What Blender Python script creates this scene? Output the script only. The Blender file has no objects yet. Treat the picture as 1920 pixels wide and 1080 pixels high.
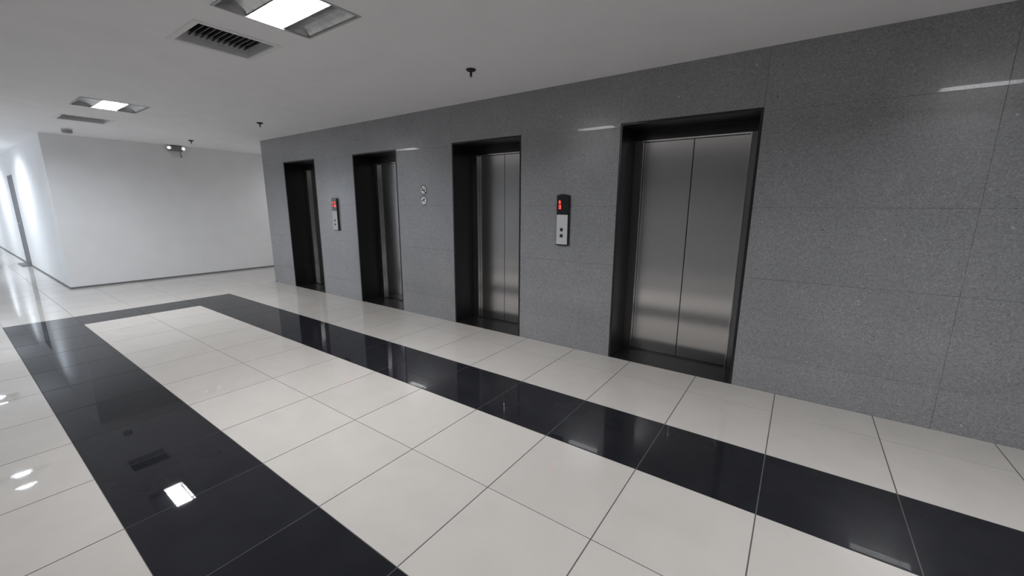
import bpy, bmesh, math, random
from mathutils import Matrix, Vector

random.seed(7)
scene = bpy.context.scene
COL = scene.collection

# ------------------------------------------------------------------ camera
# X runs along the granite lift wall (left to right), Y into the wall (wall face at Y = 0,
# viewer at negative Y), Z up.  Metres.
cam_d = bpy.data.cameras.new('camera')
cam = bpy.data.objects.new('camera', cam_d)
COL.objects.link(cam)
_r = Vector((0.81623933, 0.57769263, 0.00495913))
_u = Vector((-0.11880877, 0.15945555, 0.98002980))
_f = Vector((-0.56536523, 0.80052805, -0.19878884))
cam.matrix_world = Matrix((
    (_r.x, _u.x, -_f.x, 1.21716),
    (_r.y, _u.y, -_f.y, -3.73714),
    (_r.z, _u.z, -_f.z, 1.48942),
    (0, 0, 0, 1)))
cam_d.sensor_width = 36.0
cam_d.sensor_fit = 'HORIZONTAL'
cam_d.lens = 14.2548
cam_d.clip_start = 0.05
cam_d.clip_end = 100
scene.camera = cam

# ------------------------------------------------------------------ world, exposure
world = bpy.data.worlds.new('world')
scene.world = world
world.use_nodes = True
world.node_tree.nodes['Background'].inputs[0].default_value = (0, 0, 0, 1)
world.node_tree.nodes['Background'].inputs[1].default_value = 0.0
vs = scene.view_settings
vs.view_transform = 'Standard'
vs.look = 'None'
vs.exposure = 0.0
vs.gamma = 1.0
vs.use_curve_mapping = False
scene.cycles.use_denoising = True
scene.cycles.max_bounces = 12
scene.cycles.diffuse_bounces = 6
scene.cycles.glossy_bounces = 6
scene.cycles.sample_clamp_indirect = 8.0

LOBBY_LAMP = 210.0        # luminous strength of the lobby fittings
CORRIDOR_LAMP = 455.0     # of the corridor fittings
LOBBY_TINT = (0.965, 0.975, 1.0)
CORRIDOR_TINT = (0.82, 0.90, 1.0)

# ------------------------------------------------------------------ dimensions
H = 2.639                                   # ceiling
ROWS = [0.0, 0.368, 1.005, 1.613, 2.232, 2.840, 3.445, 4.050, 4.655]   # tile joints, distance from lift wall
DOORS = [(-6.367, -5.361), (-4.326, -3.332), (-2.320, -1.312), (-0.227, 0.883)]
DOOR_TOP = 2.222
DEPTH = 0.36                                # depth of the lift recesses
WALL_END = -7.116                           # far end of granite wall
BACK_X = -9.247                             # white end wall
CORR_Y = -2.497                             # white corridor wall
FRONT_Y = -4.655                            # wall behind the viewer
RIGHT_X = 6.6

# ------------------------------------------------------------------ helpers
def box(bm, x0, x1, y0, y1, z0, z1):
    v = [bm.verts.new(c) for c in ((x0, y0, z0), (x1, y0, z0), (x1, y1, z0), (x0, y1, z0),
                                   (x0, y0, z1), (x1, y0, z1), (x1, y1, z1), (x0, y1, z1))]
    for f in ((3, 2, 1, 0), (4, 5, 6, 7), (0, 1, 5, 4), (1, 2, 6, 5), (2, 3, 7, 6), (3, 0, 4, 7)):
        bm.faces.new([v[i] for i in f])
    return v

def bevel_all(bm, w, seg=1):
    bmesh.ops.bevel(bm, geom=bm.edges[:] + bm.verts[:], offset=w, segments=seg, affect='EDGES', profile=0.5)

def to_mesh(name, bm, mat, smooth=False):
    bmesh.ops.recalc_face_normals(bm, faces=bm.faces[:])
    me = bpy.data.meshes.new(name)
    bm.to_mesh(me)
    bm.free()
    if mat:
        me.materials.append(mat)
    if smooth:
        for p in me.polygons:
            p.use_smooth = True
    return me

def link(name, me, parent=None):
    o = bpy.data.objects.new(name, me)
    COL.objects.link(o)
    if parent:
        o.parent = parent
    return o

def obj(name, bm, mat, parent=None, smooth=False):
    return link(name, to_mesh(name, bm, mat, smooth), parent)

def boxobj(name, dims, mat, parent=None, bev=0.0):
    bm = bmesh.new()
    box(bm, *dims)
    if bev:
        bevel_all(bm, bev)
    return obj(name, bm, mat, parent)

def thing(name, label, cat, loc=(0, 0, 0), group=None):
    o = bpy.data.objects.new(name, None)
    o.empty_display_size = 0.1
    COL.objects.link(o)
    o.location = loc
    o['label'] = label
    o['category'] = cat
    if group:
        o['group'] = group
    return o

def dup(root, loc, label):
    r = root.copy()
    COL.objects.link(r)
    r.location = loc
    r['label'] = label
    for ch in list(root.children):
        c = ch.copy()
        COL.objects.link(c)
        c.parent = r
        for g in list(ch.children):
            d = g.copy()
            COL.objects.link(d)
            d.parent = c
    return r

def cyl(bm, c, axis, r0, r1, h, n=24, cap0=True, cap1=True):
    """frustum from centre c along axis ('x','y','z') by h"""
    def pt(a, r, t):
        p, q = r * math.cos(a), r * math.sin(a)
        if axis == 'z':
            return (c[0] + p, c[1] + q, c[2] + t)
        if axis == 'y':
            return (c[0] + p, c[1] + t, c[2] + q)
        return (c[0] + t, c[1] + p, c[2] + q)
    A = [bm.verts.new(pt(2 * math.pi * i / n, r0, 0)) for i in range(n)]
    B = [bm.verts.new(pt(2 * math.pi * i / n, r1, h)) for i in range(n)]
    for i in range(n):
        j = (i + 1) % n
        bm.faces.new((A[i], A[j], B[j], B[i]))
    if cap0:
        bm.faces.new(A[::-1])
    if cap1:
        bm.faces.new(B)

def lathe(bm, c, prof, n=28):
    """profile list of (radius, z) around vertical axis at c"""
    rings = []
    for r, z in prof:
        if r < 1e-6:
            rings.append([bm.verts.new((c[0], c[1], c[2] + z))])
        else:
            rings.append([bm.verts.new((c[0] + r * math.cos(2 * math.pi * i / n), c[1] + r * math.sin(2 * math.pi * i / n), c[2] + z)) for i in range(n)])
    for a, b in zip(rings, rings[1:]):
        for i in range(n):
            j = (i + 1) % n
            if len(a) == 1 and len(b) == 1:
                continue
            if len(a) == 1:
                bm.faces.new((a[0], b[j], b[i]))
            elif len(b) == 1:
                bm.faces.new((a[i], a[j], b[0]))
            else:
                bm.faces.new((a[i], a[j], b[j], b[i]))

def bar(bm, p, q, w, y0, y1):
    """flat bar in the X-Z plane from p to q, width w, between depths y0 and y1"""
    d = Vector((q[0] - p[0], q[1] - p[1]))
    n = Vector((-d.y, d.x)).normalized() * w / 2
    pts = [(p[0] + n.x, p[1] + n.y), (q[0] + n.x, q[1] + n.y), (q[0] - n.x, q[1] - n.y), (p[0] - n.x, p[1] - n.y)]
    poly(bm, pts, y0, y1)

def poly(bm, pts, y0, y1):
    A = [bm.verts.new((x, y0, z)) for x, z in pts]
    B = [bm.verts.new((x, y1, z)) for x, z in pts]
    bm.faces.new(A)
    bm.faces.new(B[::-1])
    k = len(pts)
    for i in range(k):
        j = (i + 1) % k
        bm.faces.new((A[i], B[i], B[j], A[j]))

# ------------------------------------------------------------------ materials
def new_mat(name):
    m = bpy.data.materials.new(name)
    m.use_nodes = True
    nt = m.node_tree
    return m, nt, nt.nodes, nt.links, nt.nodes['Principled BSDF']

def setp(b, **k):
    for a, v in k.items():
        b.inputs[a.replace('_', ' ')].default_value = v

def ramp(N, stops, interp='LINEAR'):
    r = N.new('ShaderNodeValToRGB')
    r.color_ramp.interpolation = interp
    e = r.color_ramp.elements
    while len(e) < len(stops):
        e.new(0.5)
    for el, (p, c) in zip(e, stops):
        el.position = p
        el.color = (c[0], c[1], c[2], 1)
    return r

def plain(name, col, rough=0.5, metal=0.0, coat=0.0, var=0.0, scale=8.0, spec=0.5):
    m, nt, N, L, b = new_mat(name)
    setp(b, Base_Color=(*col, 1), Roughness=rough, Metallic=metal)
    b.inputs['Specular IOR Level'].default_value = spec
    if coat:
        b.inputs['Coat Weight'].default_value = coat
        b.inputs['Coat Roughness'].default_value = 0.04
    tc = N.new('ShaderNodeTexCoord')
    no = N.new('ShaderNodeTexNoise')
    no.inputs['Scale'].default_value = scale
    no.inputs['Detail'].default_value = 3
    L.new(tc.outputs['Object'], no.inputs['Vector'])
    v = max(var, 0.02)
    r = ramp(N, [(0.3, [c * (1 - v) for c in col]), (0.7, [min(1, c * (1 + v)) for c in col])])
    L.new(no.outputs['Fac'], r.inputs['Fac'])
    L.new(r.outputs['Color'], b.inputs['Base Color'])
    return m

def emit(name, col, strength):
    m, nt, N, L, b = new_mat(name)
    setp(b, Base_Color=(*col, 1), Roughness=0.5)
    b.inputs['Emission Color'].default_value = (*col, 1)
    b.inputs['Emission Strength'].default_value = strength
    return m

def tile_mat(name, col, var, rough, spec):
    m, nt, N, L, b = new_mat(name)
    oi = N.new('ShaderNodeObjectInfo')
    tc = N.new('ShaderNodeTexCoord')
    no = N.new('ShaderNodeTexNoise')
    no.inputs['Scale'].default_value = 5
    no.inputs['Detail'].default_value = 5
    geo = N.new('ShaderNodeNewGeometry')
    L.new(geo.outputs['Position'], no.inputs['Vector'])
    r = ramp(N, [(0.3, [c * (1 - var) for c in col]), (0.7, [min(1, c * (1 + var)) for c in col])])
    mix = N.new('ShaderNodeMath')
    mix.operation = 'MULTIPLY_ADD'
    mix.inputs[1].default_value = 0.35
    L.new(oi.outputs['Random'], mix.inputs[0])
    sub = N.new('ShaderNodeMath')
    sub.operation = 'SUBTRACT'
    sub.inputs[1].default_value = 0.175
    L.new(no.outputs['Fac'], sub.inputs[0])
    L.new(sub.outputs[0], mix.inputs[2])
    L.new(mix.outputs[0], r.inputs['Fac'])
    L.new(r.outputs['Color'], b.inputs['Base Color'])
    setp(b, Roughness=rough)
    b.inputs['Specular IOR Level'].default_value = spec
    return m

def granite_mat(name, dark, mid, light, rough, coat, coat_r, fleck=True, ior=1.5):
    m, nt, N, L, b = new_mat(name)
    tc = N.new('ShaderNodeTexCoord')
    vo = N.new('ShaderNodeTexVoronoi')
    vo.inputs['Scale'].default_value = 130
    no = N.new('ShaderNodeTexNoise')
    no.inputs['Scale'].default_value = 85
    no.inputs['Detail'].default_value = 6
    no.inputs['Roughness'].default_value = 0.7
    big = N.new('ShaderNodeTexNoise')
    big.inputs['Scale'].default_value = 2.2
    big.inputs['Detail'].default_value = 3
    for n in (vo, no, big):
        L.new(tc.outputs['Object'], n.inputs['Vector'])
    sp = N.new('ShaderNodeSeparateColor')
    L.new(vo.outputs['Color'], sp.inputs[0])
    a = N.new('ShaderNodeMath'); a.operation = 'MULTIPLY'; a.inputs[1].default_value = 0.45
    L.new(sp.outputs[0], a.inputs[0])
    c = N.new('ShaderNodeMath'); c.operation = 'MULTIPLY_ADD'; c.inputs[1].default_value = 0.6
    L.new(no.outputs['Fac'], c.inputs[0]); L.new(a.outputs[0], c.inputs[2])
    d = N.new('ShaderNodeMath'); d.operation = 'MULTIPLY_ADD'; d.inputs[1].default_value = 0.25
    L.new(big.outputs['Fac'], d.inputs[0]); L.new(c.outputs[0], d.inputs[2])
    r = ramp(N, [(0.32, dark), (0.60, mid), (0.74, mid), (0.95, light)])
    L.new(d.outputs[0], r.inputs['Fac'])
    out = r.outputs['Color']
    if fleck:
        v2 = N.new('ShaderNodeTexVoronoi')
        v2.inputs['Scale'].default_value = 11
        L.new(tc.outputs['Object'], v2.inputs['Vector'])
        s2 = N.new('ShaderNodeSeparateColor')
        L.new(v2.outputs['Color'], s2.inputs[0])
        lt = N.new('ShaderNodeMath'); lt.operation = 'LESS_THAN'; lt.inputs[1].default_value = 0.06
        L.new(v2.outputs['Distance'], lt.inputs[0])
        gt = N.new('ShaderNodeMath'); gt.operation = 'GREATER_THAN'; gt.inputs[1].default_value = 0.55
        L.new(s2.outputs[0], gt.inputs[0])
        mu = N.new('ShaderNodeMath'); mu.operation = 'MULTIPLY'
        L.new(lt.outputs[0], mu.inputs[0]); L.new(gt.outputs[0], mu.inputs[1])
        fr = ramp(N, [(0.0, [k * 0.25 for k in mid]), (0.18, [k * 0.35 for k in mid]), (0.2, [k * 2.2 for k in mid]), (1.0, [min(.6, k * 3.4) for k in mid])])
        L.new(s2.outputs[1], fr.inputs['Fac'])
        mx = N.new('ShaderNodeMix'); mx.data_type = 'RGBA'
        L.new(mu.outputs[0], mx.inputs[0])
        L.new(out, mx.inputs[6]); L.new(fr.outputs['Color'], mx.inputs[7])
        out = mx.outputs[2]
    L.new(out, b.inputs['Base Color'])
    setp(b, Roughness=rough)
    b.inputs['Coat Weight'].default_value = coat
    b.inputs['Coat Roughness'].default_value = coat_r
    b.inputs['IOR'].default_value = ior
    return m

def steel_mat(name, col, rough, aniso=0.0):
    m, nt, N, L, b = new_mat(name)
    setp(b, Base_Color=(*col, 1), Metallic=1.0, Roughness=rough)
    tc = N.new('ShaderNodeTexCoord')
    mp = N.new('ShaderNodeMapping')
    mp.inputs['Scale'].default_value = (260, 260, 5)
    no = N.new('ShaderNodeTexNoise')
    no.inputs['Scale'].default_value = 1.0
    no.inputs['Detail'].default_value = 3
    L.new(tc.outputs['Object'], mp.inputs['Vector'])
    L.new(mp.outputs['Vector'], no.inputs['Vector'])
    mr = N.new('ShaderNodeMapRange')
    mr.inputs['To Min'].default_value = rough * 0.85
    mr.inputs['To Max'].default_value = rough * 1.15
    L.new(no.outputs['Fac'], mr.inputs['Value'])
    L.new(mr.outputs['Result'], b.inputs['Roughness'])
    tg = N.new('ShaderNodeTangent')
    tg.direction_type = 'RADIAL'
    tg.axis = 'Z'
    L.new(tg.outputs['Tangent'], b.inputs['Tangent'])
    b.inputs['Anisotropic'].default_value = aniso
    return m

M = {}
M['plaster'] = plain('white_plaster', (0.85, 0.853, 0.857), 0.7, var=0.012, scale=3)
M['ceiling'] = plain('ceiling_paint', (0.92, 0.916, 0.925), 0.85, var=0.015, scale=3)
M['granite'] = granite_mat('grey_granite', (0.142, 0.145, 0.153), (0.26, 0.265, 0.275), (0.38, 0.376, 0.386), 0.28, 0.3, 0.02, ior=1.85)
M['black_granite'] = granite_mat('black_granite', (0.004, 0.0038, 0.0042), (0.008, 0.0074, 0.0078), (0.018, 0.017, 0.018), 0.35, 0.25, 0.06, fleck=True)
M['grout'] = plain('grout', (0.10, 0.097, 0.094), 0.9, var=0.2, scale=20)
M['joint'] = plain('granite_joint', (0.07, 0.07, 0.07), 0.9)
M['cream'] = tile_mat('cream_tile', (0.53, 0.505, 0.474), 0.03, 0.022, 0.45)
M['black'] = tile_mat('black_tile', (0.0155, 0.016, 0.0195), 0.15, 0.02, 0.14)
M['cream_edge'] = plain('cream_tile_edge', (0.40, 0.385, 0.36), 0.8, spec=0.2)
M['black_edge'] = plain('black_tile_edge', (0.03, 0.03, 0.033), 0.8, spec=0.2)
M['steel'] = steel_mat('brushed_steel', (0.70, 0.69, 0.685), 0.19, 0.6)
M['steel_dark'] = steel_mat('dull_dark_steel', (0.24, 0.24, 0.245), 0.34)
M['steel_edge'] = steel_mat('steel_edge', (0.62, 0.62, 0.62), 0.14)
M['gap_shade'] = plain('dark_gap', (0.01, 0.01, 0.01), 0.8)  # near-black colour standing in for the shade in the door gaps
M['sill'] = steel_mat('sill_metal', (0.12, 0.12, 0.125), 0.35)
M['panel_black'] = plain('panel_black', (0.012, 0.012, 0.013), 0.25, coat=0.4)
M['panel_face'] = plain('panel_aluminium', (0.56, 0.565, 0.57), 0.45)
M['led'] = emit('red_led', (1.0, 0.05, 0.035), 1.9)
M['mark'] = plain('button_mark', (0.25, 0.25, 0.25), 0.5)
M['white_plastic'] = plain('white_plastic', (0.72, 0.72, 0.71), 0.4)
M['sticker_white'] = plain('sticker_white', (0.86, 0.86, 0.85), 0.4)
M['sticker_black'] = plain('sticker_black', (0.02, 0.02, 0.02), 0.4)
M['vent_white'] = plain('vent_paint', (0.86, 0.86, 0.86), 0.6)
M['shaded_slat'] = plain('shaded_slat', (0.2, 0.2, 0.21), 0.6)  # slats coloured dark to put the vent's inner shade into the paint
M['duct'] = plain('duct_dark', (0.03, 0.03, 0.035), 0.9)
M['lamp_frame'] = plain('lamp_frame', (0.5, 0.5, 0.5), 0.5)
M['reflector'] = plain('lamp_reflector', (0.66, 0.67, 0.68), 0.3, metal=1.0, var=0.2, scale=16)
M['trough'] = plain('lamp_trough', (0.5, 0.5, 0.5), 0.35, metal=0.6)
M['lamp_lobby'] = emit('lobby_lamp_glow', LOBBY_TINT, LOBBY_LAMP)
M['lamp_corridor'] = emit('corridor_lamp_glow', CORRIDOR_TINT, CORRIDOR_LAMP)
M['lamp_corridor_far'] = emit('far_corridor_lamp_glow', CORRIDOR_TINT, CORRIDOR_LAMP * 1.8)
M['lamp_passage'] = emit('passage_lamp_glow', LOBBY_TINT, 240.0)
M['sprinkler'] = plain('sprinkler_black', (0.012, 0.012, 0.012), 0.4)
M['chrome'] = plain('chrome', (0.75, 0.75, 0.75), 0.12, metal=1.0)
M['grey_plastic'] = plain('grey_plastic', (0.16, 0.16, 0.165), 0.45)
M['detector'] = plain('detector_grey', (0.33, 0.33, 0.33), 0.5)
M['lens_white'] = emit('lamp_lens', (0.9, 0.9, 0.9), 0.8)
M['light_body'] = plain('light_body', (0.27, 0.27, 0.275), 0.5)
M['skirting'] = plain('skirting_grey', (0.16, 0.16, 0.165), 0.6)
M['door_grey'] = plain('door_grey', (0.17, 0.17, 0.18), 0.45)

# ------------------------------------------------------------------ structure: floor
def structure(o):
    o['kind'] = 'structure'
    return o

FX0, FX1 = -25.0, RIGHT_X
bm = bmesh.new()
box(bm, FX0, FX1, FRONT_Y, 0.0, -0.08, -0.0022)          # lobby and corridor bed
box(bm, BACK_X, WALL_END, 0.0, 4.2, -0.08, -0.0022)      # side passage bed
floor = structure(obj('floor', bm, M['grout']))
floor['label'] = 'polished cream tile floor with a black tile border loop'

GX, GY = 0.0056, 0.0032       # joint widths
def tile_bm(bm, x0, x1, y0, y1, c=0.0005):
    """one chamfered tile, open underneath"""
    t = [bm.verts.new(p) for p in ((x0 + c, y0 + c, 0), (x1 - c, y0 + c, 0), (x1 - c, y1 - c, 0), (x0 + c, y1 - c, 0))]
    e = [bm.verts.new(p) for p in ((x0, y0, -c), (x1, y0, -c), (x1, y1, -c), (x0, y1, -c))]
    b = [bm.verts.new(p) for p in ((x0, y0, -0.012), (x1, y0, -0.012), (x1, y1, -0.012), (x0, y1, -0.012))]
    bm.faces.new(t)
    for i in range(4):
        j = (i + 1) % 4
        bm.faces.new((e[i], e[j], t[j], t[i])).material_index = 1
        bm.faces.new((b[i], b[j], e[j], e[i])).material_index = 1

def is_black(col, row):
    inside = -11 <= col <= 9 and 2 <= row <= 5
    return inside and (row in (2, 5) or col in (-11, 9))

tile_meshes = {}
far_c, far_b = bmesh.new(), bmesh.new()
for row in range(len(ROWS) - 1):
    ya, yb = -ROWS[row + 1] + GY / 2, -ROWS[row] - GY / 2
    if row == 0:
        yb = 0.0
    for col in range(-42, 11):
        xa, xb = col * 0.6 + GX / 2, (col + 1) * 0.6 - GX / 2
        if xa < FX0 or xb > FX1:
            continue
        if col < -16 and row < 3 and -ROWS[row] > CORR_Y and xa < BACK_X:
            continue
        blk = is_black(col, row)
        near = -16 <= col <= 5 and row <= 6
        if near:
            key = (row, blk)
            if key not in tile_meshes:
                b2 = bmesh.new()
                tile_bm(b2, GX / 2, 0.6 - GX / 2, ya, yb)
                tile_meshes[key] = to_mesh('floor_tile', b2, M['black'] if blk else M['cream'])
                tile_meshes[key].materials.append(M['black_edge'] if blk else M['cream_edge'])
            o = link('floor_tile', tile_meshes[key], floor)
            o.location = (col * 0.6, 0, random.uniform(-0.0003, 0.0))
            if blk:
                o['label'] = 'black polished floor tile'
        else:
            tile_bm(far_b if blk else far_c, xa, xb, ya, yb)
for row in range(7):                                       # side passage beyond the granite wall
    for col in range(-16, -12):
        xa, xb = col * 0.6 + GX / 2, (col + 1) * 0.6 - GX / 2
        if xb > WALL_END + 0.4:
            continue
        tile_bm(far_c, max(xa, BACK_X), min(xb, WALL_END), row * 0.6 + GY / 2, (row + 1) * 0.6 - GY / 2)
o = obj('floor_tiles', far_c, M['cream'], floor)
o.data.materials.append(M['cream_edge'])
o['kind'] = 'stuff'
o = obj('floor_tiles', far_b, M['black'], floor)
o.data.materials.append(M['black_edge'])
o['kind'] = 'stuff'

# ------------------------------------------------------------------ structure: ceiling with openings
LOBBY_LAMPS = [(-5.70, -2.285), (-1.475, -2.29), (2.46, -2.29)]
CORR_LAMPS = [(-8.0, -3.55), (-12.3, -3.52), (-16.6, -3.52), (-20.9, -3.52), (-8.2, 1.9)]
VENTS = [(-2.345, -2.30, 0.22, 0.235), (-7.10, -2.285, 0.22, 0.235)]
LH = 0.295
holes = [(x - LH, x + LH, y - LH, y + LH) for x, y in LOBBY_LAMPS + CORR_LAMPS]
holes += [(x - a, x + a, y - b, y + b) for x, y, a, b in VENTS]
xs = sorted({FX0, FX1, BACK_X, WALL_END} | {h[0] for h in holes} | {h[1] for h in holes})
ys = sorted({FRONT_Y, 0.36, 4.2} | {h[2] for h in holes} | {h[3] for h in holes})
bm = bmesh.new()
vg = {}
def gv(x, y):
    if (x, y) not in vg:
        vg[(x, y)] = bm.verts.new((x, y, H))
    return vg[(x, y)]
for x0, x1 in zip(xs, xs[1:]):
    for y0, y1 in zip(ys, ys[1:]):
        cx, cy = (x0 + x1) / 2, (y0 + y1) / 2
        if any(h[0] < cx < h[1] and h[2] < cy < h[3] for h in holes):
            continue
        if cy > 0.36 and not (BACK_X < cx < WALL_END):
            continue
        bm.faces.new((gv(x0, y0), gv(x0, y1), gv(x1, y1), gv(x1, y0)))
r = bmesh.ops.extrude_face_region(bm, geom=bm.faces[:])
bmesh.ops.translate(bm, vec=(0, 0, 0.03), verts=[g for g in r['geom'] if isinstance(g, bmesh.types.BMVert)])
ceiling = structure(obj('ceiling', bm, M['ceiling']))
ceiling['label'] = 'flat off-white painted ceiling'

# ------------------------------------------------------------------ structure: granite lift wall
PT = 0.02                                    # slab thickness
bm = bmesh.new()
edges = [WALL_END] + [e for d in DOORS for e in d] + [RIGHT_X]
for i in range(0, len(edges), 2):
    box(bm, edges[i], edges[i + 1], PT, 0.55, -0.08, H)
for a, b in DOORS:
    box(bm, a, b, PT, 0.55, DOOR_TOP, H)
wall_right = structure(obj('wall_right', bm, M['joint']))
wall_right['label'] = 'speckled grey granite wall holding the four elevators'
COURSES = [0.0, 0.30, 0.93, 1.487, 2.19, H]
G = 0.0006
def slab(x0, x1, z0, z1):
    b2 = bmesh.new()
    box(b2, x0 + G, x1 - G, random.uniform(-0.0004, 0.0), PT + 0.001, z0 + (G if z0 > 0 else 0), z1 - (G if z1 < H else 0))
    # a small chamfer on the face edges
    fe = [e for e in b2.edges if all(v.co.y < 0.01 for v in e.verts)]
    bmesh.ops.bevel(b2, geom=fe, offset=0.0006, segments=1, affect='EDGES')
    obj('granite_panel', b2, M['granite'], wall_right)
piers = [(WALL_END, DOORS[0][0]), (DOORS[0][1], DOORS[1][0]), (DOORS[1][1], DOORS[2][0]), (DOORS[2][1], DOORS[3][0]),
         (DOORS[3][1], 2.10), (2.10, 3.32), (3.32, 4.54), (4.54, 5.76), (5.76, RIGHT_X)]
for a, b in piers:
    for z0, z1 in zip(COURSES, COURSES[1:]):
        slab(a, b, z0, z1)
for a, b in DOORS:
    slab(a, b, DOOR_TOP, H)
# granite return on the far end of the wall
b2 = bmesh.new()
box(b2, WALL_END - 0.02, WALL_END - 0.0005, 0.0, 0.55, 0.0, H)
obj('granite_panel', b2, M['granite'], wall_right)

# ------------------------------------------------------------------ structure: white walls
wall_back = structure(boxobj('wall_back', (BACK_X - 0.15, BACK_X, CORR_Y, 4.2, -0.05, H), M['plaster']))
wall_back['label'] = 'plain white end wall beyond the elevators'
# corridor wall with a door opening
DX0, DX1, DTOP = -14.75, -13.95, 2.09
bm = bmesh.new()
box(bm, FX0, DX0, CORR_Y, CORR_Y + 0.15, -0.05, H)
box(bm, DX1, BACK_X - 0.15, CORR_Y, CORR_Y + 0.15, -0.05, H)
box(bm, DX0, DX1, CORR_Y, CORR_Y + 0.15, DTOP, H)
wall_left = structure(obj('wall_left', bm, M['plaster']))
wall_left['label'] = 'bright white corridor wall running away on the left'
wall_front = structure(boxobj('wall_front', (WALL_END, FX1, FRONT_Y - 0.15, FRONT_Y, -0.05, H), M['granite']))
structure(boxobj('wall_corridor', (FX0, WALL_END, FRONT_Y - 0.15, FRONT_Y, -0.05, H), M['plaster']))
structure(boxobj('wall_end', (FX0 - 0.15, FX0, FRONT_Y, CORR_Y, -0.05, H), M['plaster']))
structure(boxobj('wall_side', (RIGHT_X, RIGHT_X + 0.15, FRONT_Y, 0.0, -0.05, H), M['plaster']))
structure(boxobj('wall_passage', (BACK_X, WALL_END, 4.2, 4.35, -0.05, H), M['plaster']))
structure(boxobj('wall_shaft', (WALL_END, WALL_END + 0.15, 0.55, 4.2, -0.05, H), M['plaster']))
SK = 0.028
o = structure(boxobj('baseboard_back', (BACK_X, BACK_X + 0.008, CORR_Y, 4.2, 0.0, SK), M['skirting']))
bm = bmesh.new()
box(bm, FX0, DX0 - 0.05, CORR_Y - 0.008, CORR_Y, 0.0, SK)
box(bm, DX1 + 0.05, BACK_X + 0.008, CORR_Y - 0.008, CORR_Y, 0.0, SK)
structure(obj('baseboard_left', bm, M['skirting']))

# corridor door
bm = bmesh.new()
box(bm, DX0 - 0.05, DX0, CORR_Y - 0.006, CORR_Y + 0.13, 0, DTOP + 0.05)
box(bm, DX1, DX1 + 0.05, CORR_Y - 0.006, CORR_Y + 0.13, 0, DTOP + 0.05)
box(bm, DX0, DX1, CORR_Y - 0.006, CORR_Y + 0.13, DTOP, DTOP + 0.05)
door_1 = structure(obj('door_1', bm, M['door_grey']))
door_1['label'] = 'dark grey door far down the white corridor'
leaf = boxobj('door_leaf', (DX0 + 0.004, DX1 - 0.004, CORR_Y - 0.003, CORR_Y + 0.042, 0.014, DTOP - 0.004), M['door_grey'], door_1, 0.002)
bm = bmesh.new()
cyl(bm, (DX1 - 0.07, CORR_Y - 0.003, 1.02), 'y', 0.025, 0.025, -0.012, 16)
cyl(bm, (DX1 - 0.07, CORR_Y - 0.012, 1.02), 'y', 0.009, 0.009, -0.04, 10)
box(bm, DX1 - 0.19, DX1 - 0.06, CORR_Y - 0.062, CORR_Y - 0.046, 1.012, 1.028)
obj('door_handle', bm, M['chrome'], leaf)
boxobj('threshold', (DX0 - 0.05, DX1 + 0.05, CORR_Y - 0.16, CORR_Y + 0.13, 0.0, 0.012), M['door_grey'], door_1, 0.002)

# ------------------------------------------------------------------ elevators
EL_LABELS = ['farthest elevator doorway, next to the white end wall, its doors barely showing',
             'second elevator doorway from the white end wall, right of the far call panel',
             'elevator doorway between the two round stickers and the near call panel',
             'nearest and widest elevator, both steel door leaves in full view']
for k, (a, b) in enumerate(DOORS):
    e = thing('elevator', EL_LABELS[k], 'elevator', (a, 0, 0), 'elevators along the granite wall')
    w = b - a
    t = 0.02                                   # granite lining
    D = DEPTH
    ins = 0.092                                # jamb width
    for nm, d in (('side_lining', (0.0, t, 0.0, D, 0.0, DOOR_TOP)),
                  ('side_lining', (w - t, w, 0.0, D, 0.0, DOOR_TOP)),
                  ('head_lining', (t, w - t, 0.0, D, DOOR_TOP - t, DOOR_TOP)),
                  ('threshold', (t, w - t, 0.0, D + 0.06, -0.02, 0.002))):
        boxobj(nm, d, M['black_granite'], e, 0.0015)
    bm = bmesh.new()                           # black granite above the doors
    box(bm, t, w - t, D - 0.012, D + 0.06, 2.112, DOOR_TOP - t)
    obj('head_panel', bm, M['black_granite'], e)
    for x0, x1 in ((t, ins), (w - ins, w - t)):   # dull steel jamb faces either side
        boxobj('jamb_panel', (x0, x1, D - 0.010, D + 0.06, 0.002, 2.112), M['steel_dark'], e, 0.0015)
    j = 0.014
    bm = bmesh.new()                           # slim steel jamb and head
    box(bm, ins, ins + j, D - 0.012, D + 0.06, 0.002, 2.112)
    box(bm, w - ins - j, w - ins, D - 0.012, D + 0.06, 0.002, 2.112)
    box(bm, ins + j, w - ins - j, D - 0.012, D + 0.06, 2.112 - 0.014, 2.112)
    bevel_all(bm, 0.003, 2)
    obj('steel_frame', bm, M['steel_edge'], e)
    lx0, lx1, mid = ins + j + 0.002, w - ins - j - 0.002, w / 2
    g = 0.0028
    for x0, x1 in ((lx0, mid - g), (mid + g, lx1)):
        bm = bmesh.new()
        box(bm, x0, x1, D + 0.028, D + 0.056, 0.008, 2.112 - 0.016)
        bevel_all(bm, 0.0025, 2)
        obj('door_leaf', bm, M['steel'], e)
    boxobj('gap_backing', (lx0 - 0.01, lx1 + 0.01, D + 0.061, D + 0.07, 0.0, 2.11), M['gap_shade'], e)  # dark sheet behind both leaves, painting the gaps as shade
    bm = bmesh.new()
    box(bm, lx0, lx1, D - 0.02, D + 0.058, 0.0, 0.0045)
    for q in range(2):
        box(bm, lx0, lx1, D - 0.012 + q * 0.012, D - 0.008 + q * 0.012, 0.0045, 0.006)
    obj('sill', bm, M['sill'], e)

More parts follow.
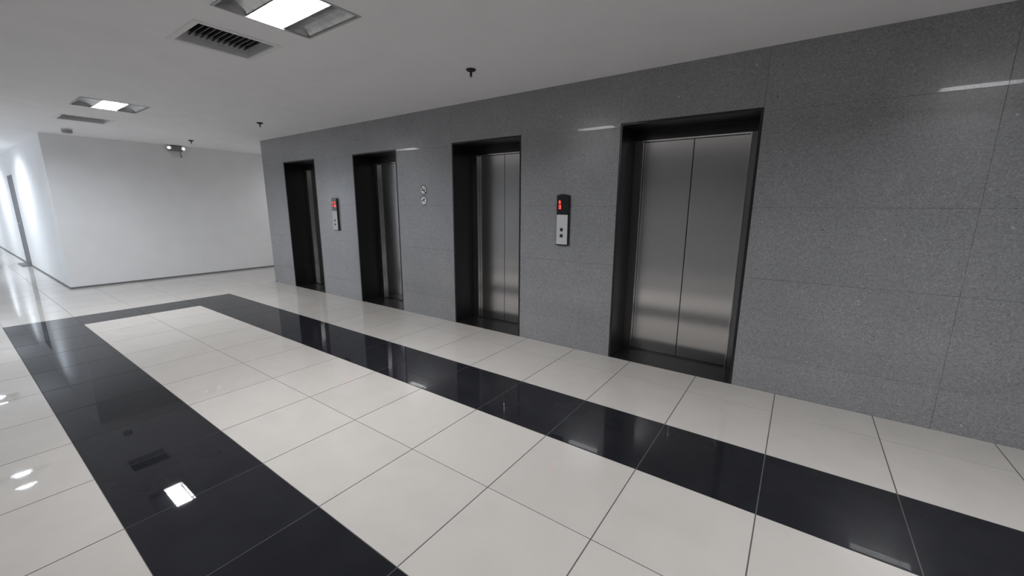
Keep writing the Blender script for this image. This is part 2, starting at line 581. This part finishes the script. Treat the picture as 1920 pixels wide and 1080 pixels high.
# ------------------------------------------------------------------ call panels
SEG = {'3': 'abgcd', '1': 'bc', '0': 'abcdef'}
def glyph(bm, ch, cx, cz, w, h, y0, y1):
    s = w * 0.30
    x0, x1, z0, z1 = cx - w / 2 + s / 2, cx + w / 2 - s / 2, cz - h / 2 + s / 2, cz + h / 2 - s / 2
    if ch in 'UD':
        k = 1 if ch == 'U' else -1
        poly(bm, [(cx - w * 0.62, cz + k * h * 0.02), (cx, cz + k * h * 0.52), (cx + w * 0.62, cz + k * h * 0.02)][::k], y0, y1)
        bar(bm, (cx, cz - k * h * 0.5), (cx, cz + k * h * 0.02), w * 0.42, y0, y1)
        return
    lines = {'a': ((x0, z1), (x1, z1)), 'g': ((x0, cz), (x1, cz)), 'd': ((x0, z0), (x1, z0)),
             'b': ((x1, cz), (x1, z1 + s / 2)), 'c': ((x1, z0 - s / 2), (x1, cz)),
             'f': ((x0, cz), (x0, z1 + s / 2)), 'e': ((x0, z0 - s / 2), (x0, cz))}
    for q in SEG[ch]:
        bar(bm, lines[q][0], lines[q][1], s, y0, y1)

def call_panel(x0, z0, label, readout):
    w, h, d = 0.140, 0.512, 0.030
    e = thing('call_panel', label, 'call panel', (x0, 0, z0), 'lift call panels on the granite wall')
    bm = bmesh.new()                      # backing box with an arched top
    pts = [(0, 0), (w, 0), (w, h - 0.012)]
    for i in range(1, 8):
        a = i / 8
        pts.append((w * (1 - a), h - 0.012 + 0.012 * math.sin(math.pi * a)))
    pts.append((0, h - 0.012))
    poly(bm, pts, -d + 0.004, 0.0)
    obj('housing', bm, M['panel_black'], e)
    disp = boxobj('display', (0.004, w - 0.004, -d - 0.001, -d + 0.004, 0.312, h - 0.016), M['panel_black'], e, 0.0012)
    for ch, cx, cz, gw, gh in readout:
        bm = bmesh.new()
        if ch == '10':
            glyph(bm, '1', cx - gw * 0.55, cz, gw * 0.6, gh, -d - 0.0025, -d - 0.0008)
            glyph(bm, '0', cx + gw * 0.35, cz, gw * 0.85, gh, -d - 0.0025, -d - 0.0008)
        else:
            glyph(bm, ch, cx, cz, gw, gh, -d - 0.0025, -d - 0.0008)
        obj('arrow' if ch in 'UD' else 'digit', bm, M['led'], disp)
    face = boxobj('face_plate', (0.005, w - 0.010, -d - 0.002, -d + 0.004, 0.009, 0.308), M['panel_face'], e, 0.0015)
    for zc in (0.158, 0.096):
        b = boxobj('button', (0.048, 0.080, -d - 0.005, -d - 0.0018, zc - 0.016, zc + 0.016), M['panel_black'], e, 0.002)
        k = 1 if zc > 0.12 else -1
        bm = bmesh.new()
        poly(bm, [(0.064 - 0.005, zc - k * 0.003), (0.064, zc + k * 0.005), (0.064 + 0.005, zc - k * 0.003)], -d - 0.0056, -d - 0.0048)
        obj('button_mark', bm, M['mark'], b)
    return e

call_panel(-0.849, 1.094, 'call panel by nearest elevator, red down arrow above 3 on its black display',
           [('D', 0.036, 0.434, 0.029, 0.036), ('3', 0.036, 0.386, 0.030, 0.042)])
call_panel(-4.915, 1.088, 'smaller-looking far call panel between the two farthest elevators, with two columns of red figures',
           [('D', 0.036, 0.436, 0.026, 0.032), ('1', 0.030, 0.386, 0.030, 0.036),
            ('U', 0.094, 0.436, 0.026, 0.032), ('10', 0.096, 0.386, 0.032, 0.036)])

# ------------------------------------------------------------------ round stickers
def sticker(z, label, draw):
    e = thing('round_sticker', label, 'sticker', (-2.832, 0, z), 'round notices on the granite wall')
    bm = bmesh.new()
    cyl(bm, (0, -0.0005, 0), 'y', 0.060, 0.060, -0.0015, 40)
    obj('border', bm, M['sticker_black'], e)
    bm = bmesh.new()
    cyl(bm, (0, -0.002, 0), 'y', 0.0515, 0.0515, -0.0008, 40)
    disc = obj('disc', bm, M['sticker_white'], e)
    bm = bmesh.new()
    draw(bm)
    obj('symbol', bm, M['sticker_black'], disc)

def no_smoking(bm):
    y0, y1 = -0.0036, -0.0028
    bar(bm, (-0.038, 0.036), (0.038, -0.036), 0.012, y0, y1)          # slash
    bar(bm, (-0.036, -0.004), (0.022, -0.004), 0.011, y0 - 0.0004, y1)  # cigarette
    bar(bm, (0.025, -0.004), (0.036, -0.004), 0.011, y0 - 0.0004, y1)   # tip
    bar(bm, (0.028, 0.006), (0.024, 0.018), 0.005, y0, y1)            # smoke
    bar(bm, (0.024, 0.018), (0.031, 0.030), 0.005, y0, y1)

def camera_mark(bm):
    y0, y1 = -0.0036, -0.0028
    poly(bm, [(-0.030, 0.000), (-0.022, -0.012), (0.026, 0.018), (0.018, 0.032)], y0, y1)   # camera body
    bar(bm, (-0.030, -0.006), (-0.038, -0.011), 0.016, y0, y1)        # lens
    bar(bm, (0.006, 0.006), (0.012, -0.012), 0.007, y0, y1)           # bracket
    bar(bm, (0.012, -0.012), (0.026, -0.012), 0.007, y0, y1)

sticker(1.684, 'upper round white sticker with a no smoking sign on granite', no_smoking)
sticker(1.549, 'lower round white sticker with a surveillance camera symbol on granite', camera_mark)

# ------------------------------------------------------------------ ceiling lights
def ceiling_light(loc, label, corridor, group, mat):
    """0.6 m recessed fitting: frame, two side reflectors, a sunken trough with the lamp along X"""
    e = thing('ceiling_light', label, 'ceiling light', (loc[0], loc[1], H), group)
    s, tw, dp = 0.30, 0.108, (0.022 if corridor else 0.042)
    bm = bmesh.new()
    fw = 0.014
    for d in ((-s, s, -s, -s + fw), (-s, s, s - fw, s), (-s, -s + fw, -s + fw, s - fw), (s - fw, s, -s + fw, s - fw)):
        box(bm, *d, -0.005, 0.004)
    obj('frame', bm, M['lamp_frame'], e)
    for sg in (-1, 1):                     # curved side reflectors
        bm = bmesh.new()
        n = 8
        prev = None
        for i in range(n + 1):
            t = i / n
            y = sg * (tw + (s - 0.012 - tw) * t)
            z = 0.006 + 0.028 * math.sin(math.pi * t)
            cur = (bm.verts.new((-s + 0.01, y, z)), bm.verts.new((s - 0.01, y, z)))
            if prev:
                bm.faces.new((prev[0], prev[1], cur[1], cur[0]))
            prev = cur
        for x in (-s + 0.01, s - 0.01):
            vs_ = [bm.verts.new((x, sg * (tw + (s - 0.012 - tw) * i / n), 0.006 + 0.028 * math.sin(math.pi * i / n))) for i in range(n + 1)]
            bm.faces.new(vs_ + [bm.verts.new((x, sg * (s - 0.012), 0.0)), bm.verts.new((x, sg * tw, 0.0))][:0])
        obj('reflector', bm, M['reflector'], e, True)
    bm = bmesh.new()                       # trough sides, ends and top
    box(bm, -s + 0.01, s - 0.01, -tw - 0.004, -tw, 0.0, dp + 0.03)
    box(bm, -s + 0.01, s - 0.01, tw, tw + 0.004, 0.0, dp + 0.03)
    box(bm, -s + 0.006, -s + 0.01, -tw, tw, 0.0, dp + 0.03)
    box(bm, s - 0.01, s - 0.006, -tw, tw, 0.0, dp + 0.03)
    box(bm, -s + 0.01, s - 0.01, -tw, tw, dp + 0.03, dp + 0.034)
    obj('trough', bm, M['trough'], e)
    spans = ((-0.286, -0.208), (0.208, 0.286)) if corridor else ((-0.285, 0.285),)
    for x0, x1 in spans:
        bm = bmesh.new()                   # shallow convex diffuser
        n = 6
        prev = None
        for i in range(n + 1):
            a = math.pi * i / n
            y, z = -(0.072 if corridor else 0.085) * math.cos(a), dp + 0.012 - 0.014 * math.sin(a)
            cur = (bm.verts.new((x0, y, z)), bm.verts.new((x1, y, z)))
            if prev:
                bm.faces.new((prev[0], prev[1], cur[1], cur[0]))
            prev = cur
        obj('diffuser', bm, mat, e)
    if corridor:
        boxobj('trough_blocker', (-0.200, 0.200, -tw + 0.002, tw - 0.002, 0.002, 0.024), M['lamp_frame'], e, 0.002)  # added plate, blocks the lit trough between the two bars
    boxobj('housing', (-s + 0.004, s - 0.004, -s + 0.004, s - 0.004, dp + 0.04, dp + 0.06), M['lamp_frame'], e)
    return e

LL = ['far lit square ceiling light above the far end of the black border',
      'near lit square ceiling light at the top edge beside the large vent',
      'square ceiling light right of view, seen as a streak in the granite']
for (x, y), lb in zip(LOBBY_LAMPS, LL):
    ceiling_light((x, y), lb, False, 'recessed lobby ceiling lights', M['lamp_lobby'])
CL = ['corridor ceiling light whose two bright bars show in the cream floor',
      'corridor ceiling light mirrored as a bright spot at the left picture edge',
      'third corridor ceiling light, beyond the grey door',
      'fourth corridor ceiling light, at the far corridor end',
      'ceiling light in the side passage behind the end of the granite wall']
for (x, y), lb in zip(CORR_LAMPS, CL):
    ceiling_light((x, y), lb, True, 'recessed corridor ceiling lights', M['lamp_passage'] if y > 0 else M['lamp_corridor'] if x > -10 else M['lamp_corridor_far'])

# ------------------------------------------------------------------ air vents
def vent(x, y, a, b, label):
    e = thing('air_vent', label, 'air vent', (x, y, H), 'ceiling air vents')
    bm = bmesh.new()                       # flared outer frame
    fo, fi = 0.045, 0.0
    ring = lambda o, z: [bm.verts.new(p) for p in ((-a - o, -b - o, z), (a + o, -b - o, z), (a + o, b + o, z), (-a - o, b + o, z))]
    r0, r1, r2, r3 = ring(fo, -0.0005), ring(fo - 0.006, -0.006), ring(0.004, -0.005), ring(-0.001, 0.078)
    for p, q in ((r0, r1), (r1, r2), (r2, r3)):
        for i in range(4):
            j = (i + 1) % 4
            bm.faces.new((p[i], p[j], q[j], q[i]))
    obj('frame', bm, M['vent_white'], e)
    n = 13
    bm = bmesh.new()                       # one tilted slat, along X
    th, dpt = 0.0018, 0.022
    ang = math.radians(24)
    dy, dz = dpt * math.sin(ang), dpt * math.cos(ang)
    z0 = 0.046
    pr = [(-dy / 2 - th, z0 + 0.002), (-dy / 2 + th, z0), (dy / 2 + th, z0 + 0.002 + dz), (dy / 2 - th, z0 + 0.004 + dz)]
    A = [bm.verts.new((-a + 0.002, p, q)) for p, q in pr]
    B = [bm.verts.new((a - 0.002, p, q)) for p, q in pr]
    bm.faces.new(A)
    bm.faces.new(B[::-1])
    for i in range(4):
        j = (i + 1) % 4
        bm.faces.new((A[i], A[j], B[j], B[i]))
    me = to_mesh('slat', bm, M['shaded_slat'])
    for i in range(n):
        o = link('slat', me, e)
        o.location = (0, -b + 2 * b * (i + 0.5) / n, 0)
    bm = bmesh.new()                       # duct neck
    box(bm, -a - 0.006, -a - 0.001, -b, b, 0.06, 0.30)
    box(bm, a + 0.001, a + 0.006, -b, b, 0.06, 0.30)
    box(bm, -a, a, -b - 0.006, -b - 0.001, 0.06, 0.30)
    box(bm, -a, a, b + 0.001, b + 0.006, 0.06, 0.30)
    box(bm, -a, a, -b, b, 0.30, 0.306)
    obj('duct', bm, M['duct'], e)

vent(*VENTS[0], 'large near slatted air vent beside the near ceiling light')
vent(*VENTS[1], 'far slatted air vent beyond the far ceiling light')

# ------------------------------------------------------------------ sprinklers, detector
def sprinkler(x, y, label):
    e = thing('sprinkler', label, 'sprinkler', (x, y, H), 'ceiling fire sprinklers')
    bm = bmesh.new()
    lathe(bm, (0, 0, 0), [(0, 0.0), (0.043, 0.0), (0.043, -0.006), (0.034, -0.014), (0.014, -0.020), (0, -0.020)])
    obj('escutcheon', bm, M['sprinkler'], e, True)
    bm = bmesh.new()
    lathe(bm, (0, 0, 0), [(0, -0.018), (0.010, -0.018), (0.010, -0.034), (0.007, -0.038), (0.007, -0.050), (0, -0.050)], 14)
    for sx in (-1, 1):
        b2 = [(sx * 0.010, -0.034), (sx * 0.013, -0.034), (sx * 0.010, -0.056), (sx * 0.004, -0.058)]
        poly(bm, b2, -0.002, 0.002)
    obj('stem', bm, M['sprinkler'], e)
    bm = bmesh.new()
    lathe(bm, (0, 0, 0), [(0, -0.056), (0.011, -0.057), (0.011, -0.060), (0, -0.060)], 14)
    obj('deflector', bm, M['sprinkler'], e)
sprinkler(-1.270, -0.846, 'nearest black ceiling sprinkler, above the elevator with stickers to its left')
sprinkler(-5.305, -0.794, 'middle black ceiling sprinkler close to the far top corner of the granite')
sprinkler(-8.131, -0.749, 'farthest tiny ceiling sprinkler, just above the emergency light')

e = thing('smoke_detector', 'small grey smoke detector on the ceiling before the white end wall', 'smoke detector', (-8.38, -2.285, H))
bm = bmesh.new()
lathe(bm, (0, 0, 0), [(0, 0), (0.070, 0), (0.070, -0.012), (0.064, -0.020), (0, -0.020)])
obj('base', bm, M['white_plastic'], e, False)
bm = bmesh.new()
lathe(bm, (0, 0, 0), [(0, -0.018), (0.060, -0.018), (0.064, -0.050), (0.050, -0.066), (0, -0.070)])
obj('sensor_cap', bm, M['detector'], e, True)

# ------------------------------------------------------------------ emergency light on the end wall
e = thing('emergency_light', 'grey twin-head emergency light high on the white end wall', 'emergency light', (BACK_X, -0.69, 2.49))
boxobj('body', (0.0, 0.065, -0.115, 0.115, 0.035, 0.135), M['light_body'], e, 0.006)
for s in (-1, 1):
    bm = bmesh.new()
    cyl(bm, (0.055, s * 0.118, 0.090), 'x', 0.026, 0.040, 0.05, 22, True, False)
    hd = obj('lamp_head', bm, M['chrome'], e, True)
    bm = bmesh.new()
    cyl(bm, (0.096, s * 0.118, 0.090), 'x', 0.030, 0.014, 0.012, 22)
    obj('lens', bm, M['lens_white'], hd, True)
bm = bmesh.new()
pts = [(0.012, 0.085, 0.03), (0.012, 0.088, -0.03), (0.012, 0.095, -0.085)]
for p, q in zip(pts, pts[1:]):
    box(bm, 0.004, 0.011, min(p[1], q[1]) - 0.003, max(p[1], q[1]) + 0.003, q[2], p[2])
obj('cord', bm, M['grey_plastic'], e)
bm = bmesh.new()
box(bm, 0.0, 0.010, -0.075, 0.07, -0.075, -0.01)
bevel_all(bm, 0.003)
obj('socket_plate', bm, M['white_plastic'], e)

# ------------------------------------------------------------------ two small wall screws
for z, nm in ((2.462, 'upper'), (2.415, 'lower')):
    bm = bmesh.new()
    cyl(bm, (0, 0, 0), 'y', 0.011, 0.009, -0.004, 14)
    box(bm, -0.008, 0.008, -0.0046, -0.0038, -0.0012, 0.0012)
    o = obj('wall_screw', bm, M['grey_plastic'])
    o.location = (-4.177, 0, z)
    o['label'] = nm + ' of two tiny dark screws high on granite left of the second doorway'
    o['category'] = 'screw'
    o['group'] = 'screws in the granite'
